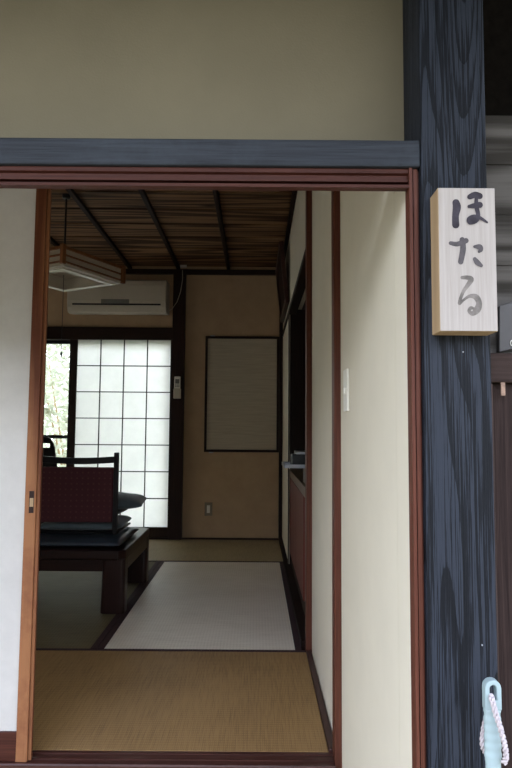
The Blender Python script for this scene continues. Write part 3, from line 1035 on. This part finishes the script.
# ---- remote control in its holder on the post
c = at(177.3, 387.5, YB - 0.08)
rc = empty('remote_control', (c.x, YB - 0.07, c.z - 0.1), 'white air conditioner remote in a holder on the dark back post', 'remote control')
B('holder', (c.x - 0.033, c.x + 0.033, YB - 0.094, YB - 0.071, c.z - 0.10, c.z - 0.01), M['ac_white'], rc, 0.004)
B('remote_body', (c.x - 0.028, c.x + 0.028, YB - 0.090, YB - 0.0745, c.z - 0.04, c.z + 0.10), M['white_plastic'], rc, 0.006)
B('screen', (c.x - 0.018, c.x + 0.018, YB - 0.0915, YB - 0.0895, c.z + 0.035, c.z + 0.075), M['ac_grey'], rc)
B('buttons', [(c.x - 0.018 + i * 0.014, c.x - 0.009 + i * 0.014, YB - 0.0925, YB - 0.0895, c.z + 0.005 + j * 0.013, c.z + 0.013 + j * 0.013) for i in range(3) for j in range(2)], M['ac_grey'], rc)

# ---- wall outlet low on back wall
c = at(208.5, 509, YB)
ou = empty('wall_outlet', (c.x, YB, c.z - 0.06), 'small white wall outlet low on the beige back wall', 'outlet')
B('outlet_plate', (c.x - 0.035, c.x + 0.035, YB - 0.009, YB - .0005, c.z - 0.06, c.z + 0.06), plain('tan_plate', (0.24, 0.20, 0.14), 0.4), ou, 0.003)
B('socket_face', (c.x - 0.014, c.x + 0.014, YB - 0.013, YB - 0.009, c.z - 0.035, c.z + 0.035), M['white_plastic'], ou, 0.002)

# ---- framed panel on the back wall
q0, q1 = at(205.5, 336, YB - 0.03), at(279.5, 452.5, YB - 0.03)
fp = empty('framed_wall_panel', ((q0.x + q1.x) / 2, YB, q1.z), 'large dark framed grey panel hung on the beige back wall', 'wall panel')
q1x = 0.2115
f_ = 0.022
B('frame', [(q0.x, q0.x + f_, YB - 0.030, YB - .0005, q1.z, q0.z), (q1x - f_, q1x, YB - 0.030, YB - .0005, q1.z, q0.z),
            (q0.x + f_, q1x - f_, YB - 0.030, YB - .0005, q1.z, q1.z + f_), (q0.x + f_, q1x - f_, YB - 0.030, YB - .0005, q0.z - f_, q0.z)], M['dark_x'], fp, 0.002)
B('panel_face', (q0.x + f_, q1x - f_, YB - 0.016, YB - 0.008, q1.z + f_, q0.z - f_), M['board_wash'], fp)
for zc in (q0.z + 0.002, q1.z - 0.006):
    B('clip', (q0.x + 0.045, q0.x + 0.085, YB - 0.034, YB - 0.0305, zc - 0.004, zc + 0.006), M['metal'], fp, 0.001)

# ---- hanging lamp
NC = at(63, 253, 3.43)
RC = at(123, 275, 3.43 * 1.135)
Nx = Vector((NC.x, NC.y))
e1 = Vector((RC.x, RC.y)) - Nx
side = e1.length
e1n = e1.normalized()
e2n = Vector((-e1n.y, e1n.x))
Cc = Nx + e1n * side / 2 + e2n * side / 2
ztop = at(63, 246, 3.43).z
zlow = at(63, 263, 3.43).z
zbot = at(66.7, 291, 4.06).z
print('LAMP', ztop, zlow, zbot)
lp = empty('pendant_lamp', (Cc.x, Cc.y, zbot), 'square paper and amber wood pendant lamp hanging on a thin cord', 'lamp')


def lw(a_, b_, z):
    """lamp frame coordinates (-1..1) to place"""
    p = Cc + e1n * (a_ * side / 2) + e2n * (b_ * side / 2)
    return Vector((p.x, p.y, z))


def obox(bm, a0, a1, b0, b1, z0, z1):
    v = [bm.verts.new(lw(a_, b_, z)) for z in (z0, z1) for b_ in (b0, b1) for a_ in (a0, a1)]
    for f in ((0, 2, 3, 1), (4, 5, 7, 6), (0, 1, 5, 4), (2, 6, 7, 3), (0, 4, 6, 2), (1, 3, 7, 5)):
        bm.faces.new([v[i] for i in f])


for sa in (-1, 1):
    for sb in (-1, 1):
        bm = bmesh.new()
        obox(bm, sa * 1.0 - 0.05, sa * 1.0 + 0.05, sb * 1.0 - 0.05, sb * 1.0 + 0.05, zlow - 0.005, ztop + 0.012)
        build('corner_post', bm, M['orange_wood'], lp, 0.003)
bm = bmesh.new()
hh = ztop - zlow
for zc, t in ((ztop - 0.004, 0.008), (zlow + hh * 0.52, 0.004), (zlow + hh * 0.12, 0.004)):
    for s in (-1, 1):
        obox(bm, -0.95, 0.95, s - 0.025, s + 0.025, zc - t, zc + t)
        obox(bm, s - 0.025, s + 0.025, -0.95, 0.95, zc - t, zc + t)
build('slats', bm, M['orange_wood'], lp)
bm = bmesh.new()
for s in (-1, 1):
    obox(bm, -0.95, 0.95, s * 0.965 - 0.004, s * 0.965 + 0.004, zlow, ztop - 0.01)
    obox(bm, s * 0.965 - 0.004, s * 0.965 + 0.004, -0.95, 0.95, zlow, ztop - 0.01)
build('paper_shade', bm, M['lamp_paper'], lp)
bm = bmesh.new()      # tapering lower shade, open at the bottom
zr = zbot + 0.008
lev = [(0.96, zlow), (0.955, zlow - 0.008), (0.86, zr), (0.86, zbot), (0.70, zbot), (0.70, zr), (0.80, zlow - 0.008), (0.80, ztop - 0.035), (0.93, ztop - 0.035)]
rg = [[bm.verts.new(lw(sa * s, sb * s, z)) for sa, sb in ((-1, -1), (1, -1), (1, 1), (-1, 1))] for s, z in lev]
for i in range(len(rg)):
    a_, b_ = rg[i], rg[(i + 1) % len(rg)]
    for k in range(4):
        bm.faces.new((a_[k], a_[(k + 1) % 4], b_[(k + 1) % 4], b_[k]))
build('lower_shade', bm, M['ac_white'], lp)
bm = bmesh.new()
obox(bm, -0.79, 0.79, -0.79, 0.79, ztop - 0.034, ztop - 0.026)
build('top_plate', bm, M['lamp_paper'], lp)
bm = bmesh.new()
tube_bm(bm, [(Cc.x, Cc.y, ztop - 0.02), (Cc.x, Cc.y, ZC - 0.022)], 0.006, 8)
build('cord', bm, M['black'], lp, smooth=True)
bm = bmesh.new()
tube_bm(bm, [(Cc.x, Cc.y, ZC - 0.028), (Cc.x, Cc.y, ZC - 0.02), (Cc.x, Cc.y, ZC - 0.0005)], [0.018, 0.026, 0.028], 16)
build('ceiling_cap', bm, M['black'], lp, smooth=False)
pz = at(63.5, 352, Cc.y).z
bm = bmesh.new()
tube_bm(bm, [(Cc.x, Cc.y, ztop - 0.08), (Cc.x, Cc.y, pz)], 0.0018, 6)
tube_bm(bm, [(Cc.x, Cc.y, pz + .001), (Cc.x, Cc.y, pz - 0.012), (Cc.x, Cc.y, pz - 0.03)], [0.004, 0.007, 0.005], 8)
build('pull_string', bm, M['black'], lp, smooth=True)

# ---- picture hung high on the right wall, tipped forward
pf = empty('framed_picture', (0.21, 4.75, 1.93), 'dark framed picture tipped forward high on the right wall', 'picture')
def leaning(bm, y0, y1, s0, s1, t0, t1):
    # s along the frame's height, t outwards from it; pivots at its foot near the wall
    ang = math.radians(6)
    u = Vector((-math.sin(ang), 0, math.cos(ang)))
    w = Vector((-math.cos(ang), 0, -math.sin(ang)))
    o_ = Vector((XR - 0.004, 0, 1.92))
    v = [bm.verts.new(o_ + u * s + w * t + Vector((0, y, 0))) for t in (t0, t1) for y in (y0, y1) for s in (s0, s1)]
    for f in ((0, 2, 3, 1), (4, 5, 7, 6), (0, 1, 5, 4), (2, 6, 7, 3), (0, 4, 6, 2), (1, 3, 7, 5)):
        bm.faces.new([v[i] for i in f])
bm = bmesh.new()
for q in ((4.35, 4.385, 0, 0.46), (5.165, 5.20, 0, 0.46), (4.385, 5.165, 0, 0.035), (4.385, 5.165, 0.425, 0.46)):
    leaning(bm, *q, 0.0, 0.03)
build('picture_frame', bm, M['frame_y'], pf, 0.002)
bm = bmesh.new()
leaning(bm, 4.385, 5.165, 0.035, 0.425, 0.008, 0.015)
build('picture_face', bm, M['dark_y'], pf)

# ---- low cabinet in the alcove
cb = empty('low_cabinet', (0.5, 3.5, 0.0), 'red-brown low cabinet with a brown counter edge set in the right wall', 'cabinet')
B('cabinet_body', [(0.262, 0.88, 2.862, 4.379, -0.045, 0.645), ], M['dark_y'], cb)
B('counter_top', (0.246, 0.89, 2.862, 4.379, 0.6455, 0.70), M['counter'], cb, 0.003)
yy = [2.868, 3.14, 3.72, 4.37]
for i in range(3):
    B('cabinet_door', (0.250 if i != 0 else 0.256, 0.2615, yy[i] + 0.004, yy[i + 1] - 0.004, 0.11, 0.638), M['cabinet_red'], cb, 0.002)
# things on the counter
o = B('flat_box', (0.26, 0.56, 2.95, 3.30, 0.7005, 0.793), M['black'], None, 0.004)
tag(o, 'flat black box on the counter of the low cabinet, under the tray', 'box')
trz = 0.7935
bm = bmesh.new()
tx0, tx1, ty0, ty1 = 0.142, 0.52, 2.98, 3.26
box(bm, tx0 + .01, tx1 - .01, ty0 + .01, ty1 - .01, trz, trz + 0.004)
for d in ((tx0, tx0 + .006, ty0, ty1), (tx1 - .006, tx1, ty0, ty1), (tx0, tx1, ty0, ty0 + .006), (tx0, tx1, ty1 - .006, ty1)):
    box(bm, *d, trz, trz + 0.018)
o = build('serving_tray', bm, M['tray'], None, 0.001)
tag(o, 'pale grey tray jutting out over the edge of the cabinet counter', 'tray')
tn = empty('storage_tin', (0.26, 3.10, trz + 0.005), 'black square tin with silver lid standing on the grey tray', 'tin')
B('tin_body', (0.185, 0.33, 3.04, 3.19, trz + 0.0045, trz + 0.065), M['black'], tn, 0.004)
B('lid', (0.205, 0.335, 3.035, 3.195, trz + 0.0652, trz + 0.080), M['metal'], tn, 0.003)

# ---- low table
TX1, TX0, TY0, TY1, TZ = -0.690, -2.19, 3.235, 4.02, 0.335
tb = empty('low_table', ((TX0 + TX1) / 2, (TY0 + TY1) / 2, 0.0025), 'dark lacquered low table with thick block legs on the tatami', 'table')
bm = bmesh.new()
c_ = 0.035
poly = [(TX0 + c_, TY0), (TX1 - c_, TY0), (TX1, TY0 + c_), (TX1, TY1 - c_), (TX1 - c_, TY1), (TX0 + c_, TY1), (TX0, TY1 - c_), (TX0, TY0 + c_)]
prism(bm, poly, 'Z', TZ - 0.048, TZ)
build('tabletop', bm, M['table'], tb, 0.008, seg=3)
B('apron', [(TX0 + .08, TX1 - .08, TY0 + 0.035, TY0 + 0.06, TZ - 0.115, TZ - 0.0485), (TX0 + .08, TX1 - .08, TY1 - 0.06, TY1 - 0.035, TZ - 0.115, TZ - 0.0485),
            (TX0 + .02, TX0 + 0.045, TY0 + .05, TY1 - .05, TZ - 0.115, TZ - 0.0485), (TX1 - 0.03, TX1 - 0.004, TY0 + .05, TY1 - .05, TZ - 0.115, TZ - 0.0485)], M['table'], tb, 0.003)
for sx in (0, 1):
    for sy in (0, 1):
        bm = bmesh.new()
        xo = TX1 - 0.002 if sx else TX0 + 0.002
        yo = TY1 - 0.01 if sy else TY0 + 0.025
        dx = -0.122 if sx else 0.122
        dy = -0.10 if sy else 0.10
        v = box(bm, xo, xo + dx, yo, yo + dy, 0.0025, TZ - 0.0485)
        for q in v:
            if q.co.z < 0.1 and abs(q.co.x - xo) > 0.05:
                q.co.x += -0.006 if sx else 0.006
        bm.free()
        bm = bmesh.new()
        xa, xb = sorted((xo, xo + dx))
        ya, yb = sorted((yo, yo + dy))
        R_ = 0.022
        poly = []
        for cx_, cy_, a0 in ((xb - R_, yb - R_, 0), (xa + R_, yb - R_, 90), (xa + R_, ya + R_, 180), (xb - R_, ya + R_, 270)):
            for k in range(5):
                t_ = math.radians(a0 + k * 22.5)
                poly.append((cx_ + R_ * math.cos(t_), cy_ + R_ * math.sin(t_)))
        prism(bm, poly, 'Z', 0.0025, TZ - 0.0485)
        for q in bm.verts:
            if q.co.z < 0.1 and abs(q.co.x - xo) > 0.05:
                q.co.x += -0.006 if sx else 0.006
        build('leg', bm, M['table_leg'], tb, 0.003)


# ---- cushions
def cushion(name, cx, cy, z0, wx, wy, h, mat, label, rot=0.0, droop=0.0, corner=0.0, group=None, puff=1.0):
    bm = bmesh.new()
    n = 16
    top, bot = [], []
    for j in range(n + 1):
        rt_, rb = [], []
        for i in range(n + 1):
            u, v = i / n * 2 - 1, j / n * 2 - 1
            pw_ = 3.0 if h > 0.09 else 5
            fu = (1 - abs(u) ** pw_) * (1 - abs(v) ** pw_)
            f = max(fu, 0) ** 0.5
            pinch = 1 - 0.05 * (1 - abs(u)) * abs(v) ** 4 * 0
            ex = 1 - 0.03 * (1 - v * v) * (abs(u) ** 6) - (0.05 if h < .09 else 0) * (v * v * u * u) ** 3
            ey = 1 - 0.045 * (1 - u * u) * (abs(v) ** 6)
            x, y = u * wx / 2 * ex, v * wy / 2 * ey
            c, s = math.cos(rot), math.sin(rot)
            X, Yv = cx + x * c - y * s, cy + x * s + y * c
            wr = 0.06 * h * math.sin(5 * u + 3 * v) * f
            mid = z0 + h * 0.40 + corner * (abs(u) * abs(v)) ** 6
            rt_.append(bm.verts.new((X, Yv, mid + f * h * 0.60 + wr)))
            if 0 < i < n and 0 < j < n:
                rb.append(bm.verts.new((X, Yv, mid - f * h * 0.40)))
            else:
                rb.append(rt_[-1])
        top.append(rt_)
        bot.append(rb)
    for j in range(n):
        for i in range(n):
            bm.faces.new((top[j][i], top[j][i + 1], top[j + 1][i + 1], top[j + 1][i]))
            vs = [bot[j][i], bot[j + 1][i], bot[j + 1][i + 1], bot[j][i + 1]]
            if len(set(vs)) == 4:
                try:
                    bm.faces.new(vs)
                except ValueError:
                    pass
    o = build(name, bm, mat, None, smooth=True, subsurf=1)
    tag(o, label, 'cushion', group)
    return o


G = 'floor cushions piled on the low table'
cushion('floor_cushion', -1.005, 3.55, TZ + 0.001, 0.60, 0.57, 0.050, M['navy_leather'], 'wide flat navy cushion lying directly on the low table', group=G)
cushion('floor_cushion', -1.00, 3.63, TZ + 0.065, 0.50, 0.40, 0.055, M['navy'], 'dark blue cushion on the seat of the burgundy chair, under its backrest', rot=0.03, group=G)
cushion('floor_cushion', -1.02, 3.73, TZ + 0.121, 0.44, 0.36, 0.045, M['navy'], 'thin blue cushion sandwiched just below the topmost cushion', rot=-0.05, group=G)
cushion('floor_cushion', -0.945, 3.74, TZ + 0.160, 0.55, 0.42, 0.092, M['navy'], 'topmost blue-grey cushion with pointed corner, sticking out behind the chair', rot=0.10, corner=-0.008, group=G)

# ---- legless chair with burgundy back
zs = TZ + 0.054
zr0, zr1 = zs, at(116, 452.5, 3.43).z
pxl, pxr = at(113.3, 500, 3.43).x, at(118, 500, 3.43).x
cw = 0.46
ch = empty('legless_chair', (pxr - cw / 2, 3.43, zs), 'legless chair with burgundy dotted backrest and black frame, on the low table', 'chair')
lx = pxr - cw
for a_, b_ in ((pxl, pxr), (lx, lx + pxr - pxl)):
    B('back_post', (a_, b_, 3.415, 3.44, zr0 + 0.001, zr1), M['black_lacquer'], ch, 0.004)
bm = bmesh.new()
zt1 = at(80, 456, 3.43).z
n = 12
for i in range(n):
    u0, u1 = i / n, (i + 1) / n
    f0, f1 = -0.014 * math.sin(math.pi * u0), -0.014 * math.sin(math.pi * u1)
    v = box(bm, lx + u0 * (cw - 0.026) + 0.013, lx + u1 * (cw - 0.026) + 0.013, 3.418, 3.437, zt1 - 0.036, zt1)
    for q in v:
        uu = (q.co.x - lx - 0.013) / (cw - 0.026)
        q.co.z += -0.010 * math.sin(math.pi * uu)
bmesh.ops.remove_doubles(bm, verts=bm.verts, dist=0.0001)
build('top_rail', bm, M['black_lacquer'], ch, 0.003)
pz1, pz0 = at(80, 467, 3.43).z, at(80, 522, 3.43).z
bm = bmesh.new()
box(bm, lx + 0.027, pxl - .0005, 3.414, 3.441, pz0, pz1)
build('backrest', bm, M['damask'], ch, 0.008, seg=3)
B('seat', (lx, pxr, 3.44, 3.80, zs + 0.001, zs + 0.010), M['black_lacquer'], ch, 0.003)

# ---- second chair, black bent back with a hand slot
s0 = at(57.5, 457, 3.93)
z2 = at(47, 437, 3.93).z
c2 = empty('legless_chair', (s0.x - 0.2, 3.9, TZ), 'dark legless chair back with a hand slot, showing above the burgundy chair', 'chair')
xr = s0.x
xt = at(51.5, 440, 3.93).x
xl2 = xr - 0.42
cxm = (xr + xl2) / 2
hs0, hs1 = at(46, 448, 3.93).z, at(46, 443.3, 3.93).z
hxr = at(50.3, 445, 3.93).x
zlo = TZ + 0.03
bm = bmesh.new()
def sidex(z):
    t = (z - s0.z) / (z2 - s0.z)
    return xr + (xt - xr) * max(-1.5, t)
def quadprism(bm, pts, y0, y1):
    prism(bm, pts, 'Y', y0, y1)
def mir(x):
    return 2 * cxm - x
quadprism(bm, [(mir(sidex(zlo)), zlo), (sidex(zlo), zlo), (sidex(hs0), hs0), (mir(sidex(hs0)), hs0)], 3.92, 3.937)
quadprism(bm, [(hxr, hs0), (sidex(hs0), hs0), (sidex(hs1), hs1), (hxr, hs1)], 3.92, 3.937)
quadprism(bm, [(mir(hxr), hs0), (mir(sidex(hs0)), hs0), (mir(sidex(hs1)), hs1), (mir(hxr), hs1)], 3.92, 3.937)
quadprism(bm, [(mir(sidex(hs1)), hs1), (sidex(hs1), hs1), (sidex(z2) - 0.004, z2 - 0.012), (sidex(z2) - 0.02, z2), (mir(sidex(z2)) + 0.02, z2), (mir(sidex(z2)) + 0.004, z2 - 0.012)], 3.92, 3.937)
bmesh.ops.remove_doubles(bm, verts=bm.verts, dist=0.0003)
build('backrest', bm, M['black_lacquer'], c2, 0.002)
B('seat', (xl2 + .01, xr - .01, 3.60, 3.937, TZ + 0.001, TZ + 0.028), M['black_lacquer'], c2, 0.004)

# ---- garden shrubs beyond the window
def shrub(name, cx, cy, h, r, nleaf, label, seed):
    rnd = random.Random(seed)
    t = empty(name, (cx, cy, -0.5), label, 'shrub', 'garden shrubs beyond the window')
    bm = bmesh.new()
    for k in range(5):
        a_ = k * 1.3
        tube_bm(bm, [(cx, cy, -0.5), (cx + 0.15 * math.cos(a_), cy + .15 * math.sin(a_), h * 0.3 - .3), (cx + r * .6 * math.cos(a_), cy + r * .6 * math.sin(a_), h * 0.75 - .3)], [0.025, 0.015, 0.006], 6)
    build('stems', bm, M['sign_side'], t)
    bm = bmesh.new()
    for k in range(nleaf):
        u = rnd.uniform(-1, 1)
        a_ = rnd.uniform(0, 2 * math.pi)
        rr = (1 - u * u) ** 0.5 * r * rnd.uniform(0.55, 1.08)
        p = Vector((cx + rr * math.cos(a_), cy + rr * math.sin(a_), -0.5 + h * (0.55 + 0.5 * u * rnd.uniform(0.8, 1))))
        s = rnd.uniform(0.035, 0.075)
        E_ = Euler((rnd.uniform(-1, 1), rnd.uniform(-1, 1), rnd.uniform(0, 6.28)))
        pts = [Vector((0, -s, 0)), Vector((s * .4, -s * .2, .1 * s)), Vector((s * .3, s * .5, 0)), Vector((0, s, -.1 * s)), Vector((-s * .3, s * .5, 0)), Vector((-s * .4, -s * .2, .1 * s))]
        vs = []
        for q in pts:
            q = q.copy()
            q.rotate(E_)
            vs.append(bm.verts.new(p + q))
        bm.faces.new(vs)
    build('foliage', bm, M['leaf'], t)


shrub('garden_shrub', -2.3, 7.6, 2.9, 0.85, 5000, 'pale green garden shrub seen through the clear glass beside the shoji', 3)
shrub('garden_shrub', -3.6, 9.4, 2.6, 0.9, 4000, 'lower leafy shrub seen through the glass behind the paler one', 5)
